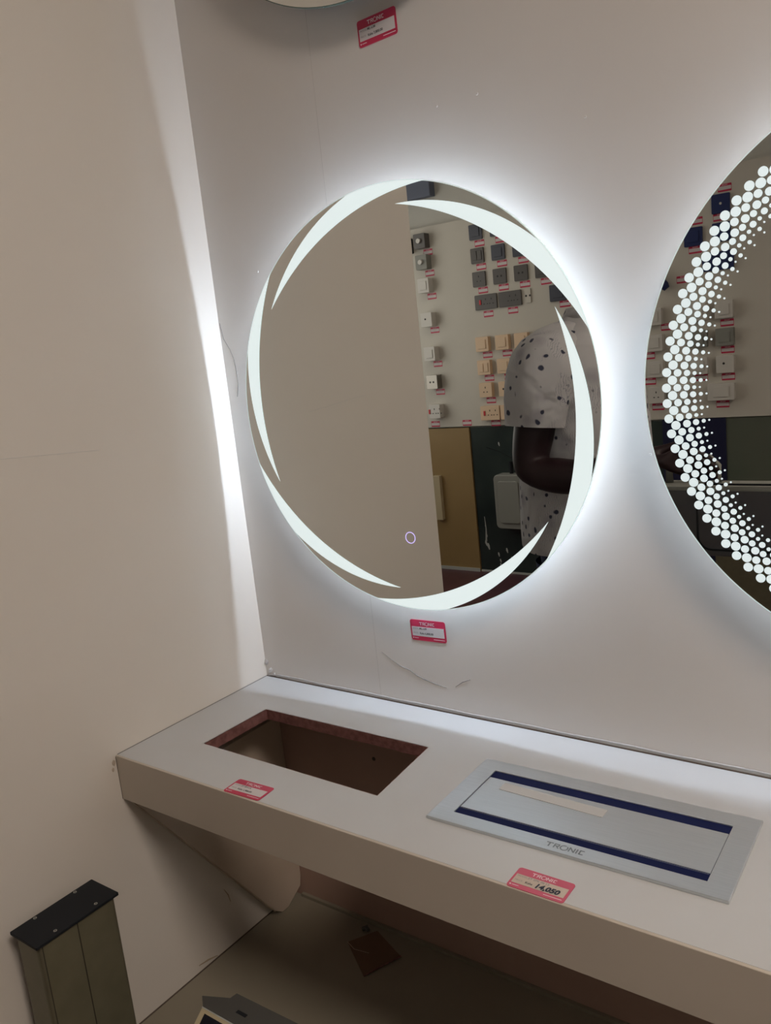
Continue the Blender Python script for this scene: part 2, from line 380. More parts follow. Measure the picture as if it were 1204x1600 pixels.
line('joint_line', [(.0006, -.001, .0004), (.0006, -D+.004, .0004)], .0006, 'scuff', ct)
# gusset under the counter
g = bmesh.new()
poly = [(-.326, -.0735), (-.020, -.0735), (-.0035, -.0735), (-.0035, -.398), (-.008, -.418), (-.045, -.4395), (-.062, -.4395), (-.078, -.427)]
a = [g.verts.new((0.0006, y, z)) for y, z in poly]; b = [g.verts.new((.020, y, z)) for y, z in poly]
g.faces.new(a); g.faces.new(b[::-1])
for i in range(len(poly)):
    j = (i+1) % len(poly); g.faces.new((a[i], a[j], b[j], b[i]))
obj('gusset_bracket', g, 'bracket', ct, bevel=.001)
line('joint_line', [(.0204, -.327, -.074), (.0204, -.079, -.4275)], .0007, 'dirt', ct)

# ------------------------------------------------------------------ mirrors
R0 = .30; YF = -.035
def arc3(p1, p2, p3):                 # circle through three plane points -> (centre, radius)
    ax, ay = p1; bx, by = p2; cx, cy = p3
    d = 2*(ax*(by-cy) + bx*(cy-ay) + cx*(ay-by))
    ux = ((ax*ax+ay*ay)*(by-cy) + (bx*bx+by*by)*(cy-ay) + (cx*cx+cy*cy)*(ay-by))/d
    uy = ((ax*ax+ay*ay)*(cx-bx) + (bx*bx+by*by)*(ax-cx) + (cx*cx+cy*cy)*(bx-ax))/d
    return (ux, uy), math.hypot(ax-ux, ay-uy)
pp = lambda r, a: (r*math.cos(math.radians(a)), r*math.sin(math.radians(a)))
def on_ray(c, rad, ang):              # distance from the origin to the circle along a ray, the root near R0
    dx, dy = pp(1, ang); b = dx*c[0] + dy*c[1]; q = c[0]**2 + c[1]**2 - rad*rad
    s = math.sqrt(max(b*b - q, 0)); return min((b+s, b-s), key=lambda t: abs(t-.28))
def disc(g, r, z0, z1, n=160, hole_r=0):
    pts = [(r*math.cos(2*PI*k/n), r*math.sin(2*PI*k/n)) for k in range(n)]
    if hole_r:
        q = [(hole_r*math.cos(2*PI*k/n), hole_r*math.sin(2*PI*k/n)) for k in range(n)]
        return frame(g, pts, q, z0, z1)
    return prism(g, pts, z0, z1)
def mirror(cx, cz, label, lit, rad=R0):
    # local z axis points out of the wall (world -y)
    t = thing('round_mirror', label, 'mirror', (cx, 0, cz), (PI/2, 0, 0), 'backlit round mirrors')
    obj('mirror_glass', disc(bmesh.new(), rad-.0012, .031, .035), 'mirror', t)
    obj('glass_edge', disc(bmesh.new(), rad, .0308, .0352, hole_r=rad-.0012), 'edge' if lit else 'edge_off', t)
    h = obj('back_housing', disc(bmesh.new(), rad-.102, 0.0005, .031, 96), 'housing', t)
    n = 120; g = bmesh.new(); r = rad - .098
    lo = [g.verts.new((r*math.cos(2*PI*k/n), r*math.sin(2*PI*k/n), .0160)) for k in range(n)]
    hi = [g.verts.new((r*math.cos(2*PI*k/n), r*math.sin(2*PI*k/n), .0208)) for k in range(n)]
    for k in range(n): g.faces.new((lo[k], lo[(k+1) % n], hi[(k+1) % n], hi[k]))
    if lit: obj('led_strip', g, 'led' if rad == R0 else 'led_soft', t)
    else: obj('led_strip', g, 'housing', t)
    return t
m1 = mirror(.3763, .4773, 'lit round mirror with frosted swirl blades, whole in view above the sink cut-out', True)
# six frosted blades, etched
tip, end_o, end_i = pp(.2705, 0), pp(.3000, -45.6), pp(.3000, -69.2)
co_, ro = arc3(tip, pp(.2836, -23), end_o); ci_, ri = arc3(tip, pp(.2692, -36), end_i)
for k in range(6):
    base = 84.2 + 60*k; g = bmesh.new(); n = 60; prev = None
    for i in range(n+1):
        a = -69.2*i/n
        r_in = .2705 if i == 0 else on_ray(ci_, ri, a)
        r_out = .2705 if i == 0 else (on_ray(co_, ro, a) if a > -45.6 else .2993)
        r_in = min(r_in, .2993); r_out = min(max(r_out, r_in), .2993)
        cur = [g.verts.new((*pp(r_in, base+a), 0)), g.verts.new((*pp(r_out, base+a), 0))]
        if prev: g.faces.new((prev[0], prev[1], cur[1], cur[0]))
        prev = cur
    obj('frosted_blade', g, 'frost', m1, loc=(0, 0, .0354))
obj('touch_ring', disc(bmesh.new(), .0088, 0, .0001, 40, .0076), 'ring', m1, loc=(-.0013, -.191, .0352))

m2 = mirror(1.034, .4759, 'lit round mirror with dotted halftone ring, cut by the right edge of the photo', True, .3058)
g = bmesh.new()
fam = (((.2803, .0051), (.268, .0043), (.2576, .0035), (.2493, .0022), (.2432, .0011)),
       ((.2736, .0052), (.261, .0043), (.2508, .0034), (.2423, .0022), (.2362, .0011)))
for k in range(200):
    ang = 178.8 + 1.8*k
    for r, s in fam[k % 2]:
        x, y = pp(r, ang); n = 16 if s > .003 else 10
        g.faces.new([g.verts.new((x + s*math.cos(2*PI*i/n), y + s*math.sin(2*PI*i/n), 0)) for i in range(n)])
obj('etched_dots', g, 'frost_dots', m2, loc=(0, 0, .0354))
mirror(.376, 1.3065, 'unlit round mirror, only its lower rim showing at the top edge of the photo', False)

# ------------------------------------------------------------------ price tags in front
VR = (PI/2, 0, 0)
price_tag('red and white price tag stuck on the wall under the unlit upper mirror', (.3785, -.0002, .9775), (PI/2, math.radians(-1.5), 0), 'ML-L08', 'Kshs 7,800.00')
price_tag('red and white price tag on the wall directly below the swirl mirror', (.366, -.0002, .1300), (PI/2, math.radians(-1.5), 0), 'ML-L09', 'Kshs 6,800.00')
price_tag('red and white price tag on the counter edge in front of the sink cut-out', (.2665, -.3113, .0002), (0, 0, math.radians(2.5)), 'ST BH-UL', 'Kshs 1,980.00')
price_tag('faded pink price tag with a handwritten 14,050 in front of the metal socket plate', (.6945, -.3123, .0002), (0, 0, 0), 'ST SPK 06 LS', 'Kshs', faded=True, hand='14,050')

# ------------------------------------------------------------------ brushed metal pop-up socket plate
sp = thing('socket_plate', 'brushed aluminium flush desk socket plate with two dark blue slots and a logo', 'socket plate', (.6915, -.1815, 0), (0, 0, math.radians(.9)))
W, H = .347, .154
fr = bmesh.new()
outer = [(-W/2, -H/2), (W/2, -H/2), (W/2, H/2), (-W/2, H/2)]; inner = [(-.1475, -.0555), (.1475, -.0555), (.1475, .0525), (-.1475, .0525)]
obj('plate_frame', frame(fr, outer, inner, 0.0002, .004), 'brushed', sp, bevel=.0006)
obj('slot_well', B(-.1475, .1475, -.0555, .0525, .0002, .0024), 'navy', sp)
obj('hinged_lid', B(-.1468, .1468, -.0405, .0365, .0012, .0030), 'brushed', sp, bevel=.0004)
obj('slot_lip', B(-.146, .146, -.0425, -.0419, .0012, .0028), 'bluegrey', sp)
g = bmesh.new(); prism(g, rrect(.137, .0165, .001), 0, .0006)
obj('tape_strip', g, 'tape', sp, loc=(-.054, .0195, .0030), rot=(0, 0, math.radians(-2.3)))
logo(sp, .044, 'engrave', .0, -.0665, .0042)

# ------------------------------------------------------------------ upright socket tower at the left
tw = thing('socket_tower', 'upright champagne aluminium socket tower with black screwed end cap beside the left wall', 'socket tower', (.0515, -.4785, PLAT), (0, 0, math.radians(0)))
TH = -.150 - PLAT
prof = rrect(.058, .118, .007, 4)
g = prism(bmesh.new(), prof, 0, TH-.004); obj('tower_body', g, 'olive', tw, bevel=.0005)
obj('end_cap', prism(bmesh.new(), rrect(.064, .127, .0012, 2), TH-.004, TH), 'blackcap', tw, bevel=.0004)
g = bmesh.new(); box(g, .0284, .0293, -.003, -.0015, 0, TH-.004); obj('panel_groove', g, 'groove', tw)
g = bmesh.new(); box(g, .0283, .0292, -.0545, -.0535, 0, TH-.004); obj('panel_groove', g, 'groove', tw)
for x, y in ((-.0265, .0325), (-.0265, -.0295), (.0235, -.0305), (.0245, .0315)):
    s = obj('cap_screw', cyl(bmesh.new(), .0024, (x, y, TH), (x, y, TH+.0008), 16), 'steel', tw)
    obj('screw_recess', cyl(bmesh.new(), .0010, (x, y, TH+.0006), (x, y, TH+.0010), 6), 'blackcap', s)

# dark box with cream framed windows, bottom edge of the photo
db = thing('display_box', 'dark grey boxy unit with cream framed black windows on the low platform', 'display box', (.186, -.38, PLAT))
hz = .14
out = [(0, 0), (.016, -.0125), (.34, -.0125), (.34, .036), (.041, .028), (.039, .017)]
obj('box_body', prism(bmesh.new(), out, 0.0005, hz), 'darkgrey', db, bevel=.001)
def slope(x0, x1, t0, t1, off, th):   # slab on the sloping front, t metres down the slope
    g = bmesh.new(); d = Vector((0, -.80, -.60)); n = Vector((0, -.60, .80)); o = Vector((0, -.0128, hz-.001))
    q = [o + d*t + Vector((x, 0, 0)) + n*(off + k) for k in (0, th) for x, t in ((x0, t0), (x1, t0), (x1, t1), (x0, t1))]
    V = [g.verts.new(p) for p in q]
    for f in ((0, 1, 2, 3), (4, 5, 6, 7), (0, 1, 5, 4), (1, 2, 6, 5), (2, 3, 7, 6), (3, 0, 4, 7)): g.faces.new([V[i] for i in f])
    return g
obj('sloping_front', slope(.016, .34, 0, .13, -.010, .010), 'cream', db)
for k in range(5): obj('window_panel', slope(.025 + .062*k, .025 + .062*k + .036, .006, .115, 0.0001, .0006), 'blackglass', db)
obj('bright_trim', slope(.016, .34, 0, .0014, .0001, .0010), 'sealwhite', db)
obj('latch', B(.066, .084, .002, .007, hz, hz+.0006), 'blackcap', db)
# loose amber film scrap under the counter
am = thing('film_scrap', 'thin translucent brown square of packaging film lying on the platform under the counter', 'plastic film', (0, 0, PLAT+.0004))
g = bmesh.new(); q = [(.178, -.066), (.252, -.116), (.281, -.050), (.207, -.018)]
prism(g, q, 0, .0006); o = obj('film_sheet', g, 'amber', am)
line('folded_edge', [(.252, -.116, .001), (.281, -.050, .002)], .0013, 'rawboard', am)
line('folded_edge', [(.178, -.066, .001), (.2, -.075, .0015), (.228, -.07, .001)], .0006, 'bracket', am)
g = bmesh.new(); tube(g, [(.184, -.030, .004), (.190, -.026, .006), (.196, -.028, .004)], [.004, .005, .003], 8)
tag(obj('dirt_clump', g, 'darkgrey', loc=(0, 0, PLAT)), 'small dark clump of dirt beside the brown film scrap', 'dirt')

# ------------------------------------------------------------------ the opposite side (seen in the mirrors)
bd = struct(obj('trim_1', B(-2.3, 1.6, BY-.03, BY, .045, 1.262), 'board'))
oc = thing('ochre_cabinet', 'ochre yellow cabinet door panel below the switch board, reflected in the swirl mirror', 'cabinet', (-1.80, BY-.03, FL))
obj('door_panel', B(-.5, .205, -.0095, .03, .0, .925), 'ochre', oc)
obj('pull_handle', B(-.075, -.025, .03, .062, .335, .625), 'cream', oc, bevel=.003)
obj('plinth', B(-.5, .205, .03, .038, 0, .02), 'sealwhite', oc)
gp = thing('glass_panel', 'dark green glass door panel with paint smears right of the ochre cabinet', 'glass panel', (-1.59, BY-.03, FL))
obj('glass_sheet', B(0, 1.19, 0, .02, 0.01, .925), 'greenglass', gp)
g = bmesh.new(); tube(g, [(.10, .021, .80), (.20, .021, .77), (.33, .021, .70), (.5, .021, .62)], .002, 4); obj('crack_line', g, 'blackcap', gp)
for x, z, s in ((.19, .82, .007), (.05, .30, .004), (.055, .24, .006), (.045, .19, .010), (.06, .17, .012), (.13, .12, .008), (.14, .08, .007), (.19, .15, .009), (.22, .10, .006), (.14, .05, .008)):
    o = obj('paint_smear', tube(bmesh.new(), [(x, .0205, z+s*1.5), (x+s*.2, .0205, z), (x+s*.7, .0205, z-s*2)], [s*.4, s*.8, s*.3], 6), 'sealwhite', gp)
    o.scale = (1, .2, 1); o.location = (0, .0165, 0)
o = obj('paint_smear', tube(bmesh.new(), [(.05, .021, .36), (.055, .021, .28), (.05, .021, .2)], [.002, .004, .006], 4), 'sealwhite', gp)
obj('base_rail', B(0, 1.19, 0, .026, 0, .012), 'sealwhite', gp)
tag(obj('door_panel', B(-.40, -.075, BY-.03, BY-.005, FL, .042), 'door_navy'), 'plain navy blue door panel between two dark glass panels, seen in the dotted mirror', 'door panel')
tag(obj('glass_panel', B(-.075, 1.6, BY-.03, BY-.01, -.43, .042), 'greyglass'), 'greenish glass panel right of the navy panel, seen in the dotted mirror', 'glass panel')
tag(obj('low_bench', B(-.02, 1.6, BY-.03, BY+.45, FL+.05, FL+.36), 'olive'), 'low olive bench below the greenish glass panel, seen in the dotted mirror', 'bench')
for x0, x1, z0, z1, lab in ((-2.0, -1.716, 1.43, 1.75, 'blue grey box sign mounted above the switch board at its left end'),
                            (-1.20, -.95, 1.262, 1.46, 'blue grey box sign above the middle of the switch board')):
    tag(obj('box_sign', B(x0, x1, -3.56, -3.50, z0, z1), 'bluegrey', bevel=.004), lab, 'sign')
eb = thing('wall_enclosure', 'grey plastic electrical enclosure on the dark green glass behind the person', 'electrical enclosure', (-1.31, BY-.01, -.415))
obj('enclosure_body', prism(bmesh.new(), rrect(.20, .335, .03), 0, .085), 'case', eb, rot=(-PI/2, 0, 0), bevel=.006)
obj('enclosure_lid', prism(bmesh.new(), rrect(.14, .26, .02), .085, .095), 'case', eb, rot=(-PI/2, 0, 0), bevel=.004)
tube_ = tube(bmesh.new(), [(0, .03, .16), (0, .03, .24)], .012, 8); obj('cable_entry', tube_, 'blackcap', eb)

# tag prototypes for the board (too small in the picture for print to show)
def small_tag(label, x, z, group='price tags on the switch board'):
    t = thing('price_tag', label, 'price tag', (x, BY, z), (PI/2, 0, PI), group)
    return t
pt = small_tag('', 0, 0)
obj('tag_card', prism(bmesh.new(), rrect(.064, .036, .003, 2), 0, .0008), 'tagred', pt)
obj('white_field', prism(bmesh.new(), [(-.030, -.0095), (.030, -.0095), (.030, .007), (-.030, .007)], .0008, .001), 'tagwhite', pt)
logo(pt, .0275, 'tagtext', 0, .0125, .0011)
PTN = [0]
def put_tag(x, z, label):
    if PTN[0] == 0:
        pt.location = (x, BY, z); pt['label'] = label; PTN[0] = 1; return pt
    return copy_thing(pt, loc=(x, BY, z), label=label)
# device prototypes: local xy in the face, z out of the board
def holes(parent, kind, w, z):
    g = bmesh.new()
    if kind == 'socket':
        for s in ((0,) if w < .1 else (-.038, .0)):
            box(g, s-.0025, s+.0025, .010, .020, z, z+.0006)
            box(g, s-.015, s-.007, -.014, -.009, z, z+.0006); box(g, s+.007, s+.015, -.014, -.009, z, z+.0006)
    elif kind == 'two': cyl(g, .006, (-.012, 0, z), (-.012, 0, z+.0006), 10); cyl(g, .006, (.012, 0, z), (.012, 0, z+.0006), 10)
    elif kind == 'dot': cyl(g, .006, (.006, .004, z), (.006, .004, z+.0006), 10)
    obj('pin_holes', g, 'swblack', parent)
def device(name, label, cat, x, z, w, h, depth, m, kind, group):
    t = thing(name, label, cat, (x, BY, z), (PI/2, 0, PI), group)
    obj('face_plate', prism(bmesh.new(), rrect(w, h, .005, 3), 0, depth), m, t, bevel=.0015)
    if kind in ('socket', 'two', 'dot'): holes(t, kind, w, depth)
    elif kind == 'switch': obj('rocker', B(-w*.30, w*.30, -h*.30, h*.30, depth, depth+.004), m, t, bevel=.001)
    elif kind == 'switch2':
        for s in (-1, 1): obj('rocker', B(s*w*.19-w*.16, s*w*.19+w*.16, -h*.30, h*.30, depth, depth+.004), m, t, bevel=.001)
    elif kind == 'red':
        holes(t, 'socket', .14, depth)
        obj('rocker', B(.030, .042, -.014, .014, depth, depth+.004), 'swred', t, bevel=.001)   # +x local is -x world
    elif kind == 'knob':
        obj('knob', cyl(bmesh.new(), .014, (0, 0, depth), (0, 0, depth+.014), 20), 'swwhite', t)
    return t
gd, gc, gw, gb, gl = ('dark switches and sockets on the board', 'cream switches and sockets on the board', 'white switches and sockets on the board',
                      'blue switches on the board', 'deep boxed fittings in the left column of the board')
R_ = ['top', 'second', 'third', 'bottom']; CN = ['leftmost', 'second', 'third', 'fourth']
xs = [-1.436, -1.299, -1.163, -1.032]; zs = [1.176, 1.043, .909, .775]
kinds = [['switch', 'switch'], ['switch2', 'switch', 'switch'], ['socket', 'two', 'two', 'switch']]
for r in range(3):
    for c in range(len(kinds[r])):
        k = kinds[r][c]; nm, ct_ = ('wall_socket', 'socket') if k in ('socket', 'two') else ('light_switch', 'switch')
        m = 'swdark' if (r, c) in ((0, 0), (1, 1), (1, 2), (0, 1)) else 'swgrey'
        device(nm, f'dark grey {ct_}, {CN[c]} from left in the {R_[r]} row of dark fittings', ct_, xs[c], zs[r], .086, .086, .011, m, k, gd)
        put_tag(xs[c] + .018, zs[r]-.065, f'red and white tag under the {CN[c]} dark fitting of the {R_[r]} dark row')
device('double_socket', 'wide dark grey socket with a red rocker in the bottom dark row', 'socket', -1.402, zs[3], .146, .086, .011, 'swgrey', 'red', gd)
device('double_socket', 'wide plain dark grey double socket in the bottom dark row', 'socket', -1.243, zs[3], .146, .086, .011, 'swgrey', 'socket', gd)
device('light_switch', 'narrow white module in the bottom dark row beside the double socket', 'switch', -1.128, zs[3]+.003, .034, .08, .008, 'board', 'two', gd)
device('light_switch', 'navy grey switch at the right end of the bottom dark row', 'switch', -.945, zs[3]-.003, .098, .09, .014, 'swdark', 'switch', gd)
put_tag(-1.394, .705, 'red and white tag under the wide socket with the red rocker')
put_tag(-1.232, .708, 'red and white tag under the plain dark double socket')
put_tag(-.910, .708, 'red and white tag under the navy grey switch above the shoulder')
cx_ = [-1.437, -1.304, -1.180]; cz_ = [.533, .396, .262, .123]
ck = [['switch', 'switch', 'switch'], ['switch2', 'switch'], ['socket', 'two'], ['red', 'socket']]
for r in range(4):
    for c in range(len(ck[r])):
        k = ck[r][c]; wdt = .128 if (r, c) == (3, 0) else .086
        nm, ct_ = ('light_switch', 'switch') if 'switch' in k else ('wall_socket', 'socket')
        device(nm, f'cream boxed {ct_}, {CN[c]} from left in the {R_[r]} row of cream fittings', ct_, cx_[c] + (.018 if wdt > .1 else 0), cz_[r], wdt, .086, .034, 'swcream', k, gc)
        if not (r == 3 and c == 1): put_tag(cx_[c] + (.016 if r < 3 else .036), cz_[r]-.065, f'red and white tag under the {CN[c]} cream fitting of the {R_[r]} cream row')
put_tag(-1.835, .066, 'red and white tag at the bottom left corner of the switch board')
put_tag(-1.603, .066, 'red and white tag alone on the bottom edge of the switch board')
lz = [1.180, 1.056, .918, .714, .507, .333, .150]
ld = ['grey boxed dial switch', 'grey boxed dimmer switch', 'pale boxed blank switch', 'pale angled box fitting', 'pale open box fitting', 'chrome boxed socket', 'white boxed socket']
lm = ['swgrey', 'case', 'swwhite', 'swwhite', 'swwhite', 'chrome', 'swwhite']; lk = ['knob', 'knob', 'switch', 'dot', 'switch', 'two', 'red']
ln = ['top of', 'second down in', 'third down in', 'fourth down in', 'fifth down in', 'sixth down in', 'lowest in']
for i in range(7):
    device('boxed_fitting', f'{ld[i]}, {ln[i]} the left column of the switch board', 'fitting', -1.80, lz[i], .080, .086, .055, lm[i], lk[i], gl)
    if i < 6: put_tag(-1.777, lz[i]-.066, f'red and white tag under the {ld[i]} in the left column')
device('boxed_fitting', 'dark edge-on fitting half hidden at the upper left end of the board', 'fitting', -1.895, 1.165, .03, .09, .055, 'blackcap', None, gl)
# right group, seen in the dotted mirror
for x, z, k, m, lab in ((-.062, .584, 'switch', 'swwhite', 'topmost white switch of the right column seen in the dotted mirror'),
                        (-.062, .450, 'switch', 'case', 'grey see-through covered switch of the right column in the dotted mirror'),
                        (-.062, .315, 'dot', 'swwhite', 'white outlet with one dark hole in the right column of the dotted mirror'),
                        (-.085, .178, 'switch', 'swwhite', 'lowest wide white switch of the right column in the dotted mirror'),
                        (-.190, .450, 'switch', 'case', 'pale switch behind the dots, upper of the middle column'),
                        (-.190, .315, 'switch', 'swwhite', 'pale switch behind the dots, lower of the middle column'),
                        (-.190, .584, 'switch', 'swwhite', 'pale switch behind the dots, top of the middle column'),
                        (-.413, .450, 'switch', 'swwhite', 'pale mauve switch at the left rim of the dotted mirror, upper'),
                        (-.413, .315, 'switch', 'swwhite', 'pale mauve switch at the left rim of the dotted mirror, lower'),
                        (-.413, .178, 'socket', 'swwhite', 'white socket at the left rim of the dotted mirror above the board edge'),
                        (-.413, .584, 'switch', 'swwhite', 'pale mauve switch at the left rim of the dotted mirror, topmost'),
                        (-.300, .178, 'socket', 'swwhite', 'white socket behind the dots at the board bottom edge')):
    device('light_switch' if k == 'switch' else 'wall_socket', lab, 'switch' if k == 'switch' else 'socket', x, z, .13 if 'wide' in lab else .086, .086, .034, m, k, gw)
for x, z, lab in ((-.055, .518, 'topmost white switch of the right column'), (-.055, .385, 'grey covered switch of the right column'), (-.055, .250, 'white one-hole outlet of the right column'),
                  (-.085, .113, 'lowest wide white switch of the right column'), (-.187, .255, 'lower pale switch of the middle column'), (-.454, .385, 'upper mauve switch at the mirror rim'),
                  (-.454, .250, 'lower mauve switch at the mirror rim'), (-.415, .113, 'white socket at the mirror rim'), (-.264, .754, 'small blue handle fitting'), (-.352, .526, 'topmost mauve switch at the mirror rim')):
    put_tag(x, z, f'red and white tag by the {lab}')
k_ = device('light_switch', 'blue switch with a white mark, top of the blue pair column in the dotted mirror', 'switch', -.07, 1.088, .086, .09, .012, 'swblue', None, gb)
obj('white_mark', cyl(bmesh.new(), .006, (0, 0, .012), (0, 0, .014), 12), 'swwhite', k_)
device('light_switch', 'blue switch in the left blue column beside the dotted mirror rim', 'switch', -.205, .953, .09, .09, .012, 'swblue', 'switch', gb)
device('light_switch', 'blue switch behind the dots, second of the right blue column', 'switch', -.07, .955, .086, .09, .012, 'swblue', 'switch', gb)
device('double_socket', 'wide blue double switch behind the dots, lowest of the blue fittings', 'switch', -.090, .821, .15, .09, .012, 'swblue', 'switch2', gb)
for x, z, lab in ((-.052, 1.159, 'above the blue switch with a white mark'), (-.191, 1.027, 'above the blue switch of the left blue column'), (-.077, 1.026, 'between the two blue switches of the right column'), (-.199, .890, 'under the blue switch of the left blue column')):
    put_tag(x, z, f'red and white tag {lab}')
bh = thing('blue_handle', 'dark blue rounded lever handle on the board at the left rim of the dotted mirror', 'handle', (-.36, BY, .74), (PI/2, 0, PI), None)
g = bmesh.new(); tube(g, [(.05, .075, .02), (.02, .035, .03), (-.01, -.005, .03), (-.022, -.022, .028)], [.014, .022, .024, .016], 14); obj('lever', g, 'swblue', bh, smooth=True)
obj('mount', cyl(bmesh.new(), .012, (.02, .035, 0), (.02, .035, .02), 12), 'swblue', bh)

# ------------------------------------------------------------------ ceiling lamps
for x, y, lab in ((1.95, -1.0, 'square ceiling panel lamp near the right wall by the counter'), (-1.3, -2.3, 'square ceiling panel lamp towards the left window')):
    cl = thing('ceiling_light', lab, 'ceiling light', (x, y, CEIL), (0, 0, 0), 'ceiling panel lamps')
    obj('lamp_frame', frame(bmesh.new(), [(-.32, -.32), (.32, -.32), (.32, .32), (-.32, .32)], [(-.29, -.29), (.29, -.29), (.29, .29), (-.29, .29)], -.04, 0), 'swwhite', cl)
    obj('lamp_diffuser', B(-.29, .29, -.29, .29, -.03, -.02), 'lamp_bright' if x > 0 else 'lamp', cl)

# ------------------------------------------------------------------ the person
PX, PY = .205, -1.10
DX = .045
ps = thing('person', 'person in white printed short sleeve shirt and navy trousers, arm bent, in the mirror', 'person', (PX, PY, FL))
def skinned(name, verts, edges, radii, m, parent, sub=2, root=0):
    me = bpy.data.meshes.new(name); me.from_pydata(verts, edges, []); me.materials.append(M[m])
    o = bpy.data.objects.new(name, me); C.objects.link(o); o.parent = parent
    o.modifiers.new('skin', 'SKIN').use_smooth_shade = True
    sv = me.skin_vertices[0].data
    for i, r in enumerate(radii):
        sv[i].radius = r if isinstance(r, tuple) else (r, r); sv[i].use_root = (i == root)
    s = o.modifiers.new('sub', 'SUBSURF'); s.levels = sub; s.render_levels = sub
    return o
# body, facing +x, left side +y; heights above the floor
V = []; E = []; Rr = []
def jn(p, r, frm=None):
    V.append(p); Rr.append(r); i = len(V)-1
    if frm is not None: E.append((frm, i))
    return i
pel = jn((0, 0, .93), (.105, .135)); wa = jn((.0, 0, 1.08), (.095, .12), pel); chs = jn((-.01, 0, 1.26), (.085, .125), wa); uc = jn((.005, 0, 1.385), (.06, .09), chs)
nk = jn((.035, 0, 1.475), .055, uc); hd0 = jn((.018+DX, 0, 1.545), .062, nk); hd1 = jn((.022+DX, 0, 1.615), (.088, .074), hd0); hd2 = jn((.012+DX, 0, 1.685), (.088, .070), hd1); hd3 = jn((.008+DX, 0, 1.725), .05, hd2)
for s in (1, -1):
    hp = jn((0, .09*s, .87), .085, pel); kn = jn((.015, .10*s, .49), .056, hp); cf = jn((-.01, .10*s, .34), .054, kn); an = jn((-.01, .10*s, .085), .036, cf); jn((.07, .105*s, .04), (.034, .038), an)
ls = jn((-.005, .165, 1.39), .052, uc); le1 = jn((-.040, .205, 1.26), .054, ls); le = jn((-.062, .222, 1.125), .051, le1)
lf = jn((.065, .236, 1.110), .045, le); lw = jn((.200, .236, 1.145), .028, lf); lh = jn((.245, .236, 1.152), (.034, .018), lw); lh2 = jn((.285, .234, 1.150), (.038, .015), lh)
fing = [(.024, .070), (.010, .078), (-.005, .074), (-.020, .060)]
for dz, ln_ in fing:
    a = jn((.298, .232, 1.148 + dz), .0098, lh2); b = jn((.298 + ln_*.5, .226, 1.142 + dz*1.1), .0090, a); c = jn((.298 + ln_*.85, .216, 1.128 + dz), .0082, b); jn((.298 + ln_, .206, 1.112 + dz), .0072, c)
a = jn((.262, .218, 1.172), .011, lh); b = jn((.290, .204, 1.180), .010, a); jn((.315, .196, 1.172), .0085, b)
rs = jn((-.005, -.165, 1.39), .052, uc); re = jn((-.02, -.23, 1.13), .043, rs); rf = jn((.02, -.245, 1.00), .040, re); rw = jn((.06, -.245, .87), .027, rf); rh = jn((.07, -.24, .81), (.018, .036), rw)
for dy, ln_ in ((.024, .065), (.008, .075), (-.008, .072), (-.022, .058)):
    a = jn((.072 + dy, -.238, .79), .0098, rh); b = jn((.074 + dy, -.236, .79-ln_*.5), .009, a); jn((.072 + dy, -.228, .79-ln_), .0075, b)
a = jn((.098, -.225, .825), .011, rh); b = jn((.112, -.215, .795), .010, a); jn((.112, -.210, .765), .0085, b)
body = skinned('body', V, E, Rr, 'skin', ps)
def loft(name, rings, m, parent, seg=36, sub=1, caps=(False, False), thick=0, wob=0):
    g = bmesh.new(); L = []
    for (c, u, v) in rings:                 # centre, half-axis vectors
        c, u, v = Vector(c), Vector(u), Vector(v)
        L.append([g.verts.new(c + u*math.cos(2*PI*k/seg) + v*math.sin(2*PI*k/seg) + (u.normalized()*math.cos(2*PI*k/seg) + v.normalized()*math.sin(2*PI*k/seg))*wob*math.sin(5*2*PI*k/seg + c.z*19)) for k in range(seg)])
    for a, b in zip(L, L[1:]):
        for k in range(seg): g.faces.new((a[k], a[(k+1) % seg], b[(k+1) % seg], b[k]))
    if caps[0]: g.faces.new(L[0])
    if caps[1]: g.faces.new(L[-1])
    o = obj(name, g, m, parent, smooth=True)
    s = o.modifiers.new('sub', 'SUBSURF'); s.levels = sub; s.render_levels = sub
    if thick:
        t = o.modifiers.new('solid', 'SOLIDIFY'); t.thickness = thick
    return o
sh = loft('shirt', [((-.012, 0, .905), (.175, 0, 0), (0, .200, 0)), ((-.012, 0, .98), (.172, 0, 0), (0, .198, 0)), ((-.010, 0, 1.10), (.166, 0, 0), (0, .190, 0)), ((-.008, 0, 1.22), (.160, 0, 0), (0, .197, 0)),
                    ((-.004, 0, 1.33), (.140, 0, 0), (0, .200, 0)), ((.004, 0, 1.40), (.124, 0, 0), (0, .188, 0)), ((.016, 0, 1.445), (.100, 0, 0), (0, .150, 0)), ((.028, 0, 1.475), (.078, 0, 0), (0, .085, 0)), ((.032, 0, 1.488), (.070, 0, 0), (0, .072, 0))],
          'shirt', ps, wob=.004)
def sleeve(s, pts):
    rings = []
    for i, (p, r) in enumerate(pts):
        a = Vector(pts[max(i-1, 0)][0]); b = Vector(pts[min(i+1, len(pts)-1)][0]); d = (b-a).normalized()
        u = Vector((0, 1, 0)).cross(d).normalized(); v = d.cross(u)
        rings.append((p, u*r, v*r*.92))
    return loft('sleeve', rings, 'shirt', sh, 28, wob=.004)
sleeve(1, [((.004, .085, 1.395), .070), ((-.004, .130, 1.400), .082), ((-.018, .172, 1.395), .090), ((-.028, .196, 1.345), .086), ((-.036, .210, 1.285), .078), ((-.040, .216, 1.232), .071)])
sleeve(-1, [((.004, -.085, 1.385), .070), ((.0, -.130, 1.383), .078), ((-.008, -.172, 1.368), .084), ((-.012, -.198, 1.325), .084), ((-.016, -.218, 1.27), .088), ((-.018, -.226, 1.215), .090)])
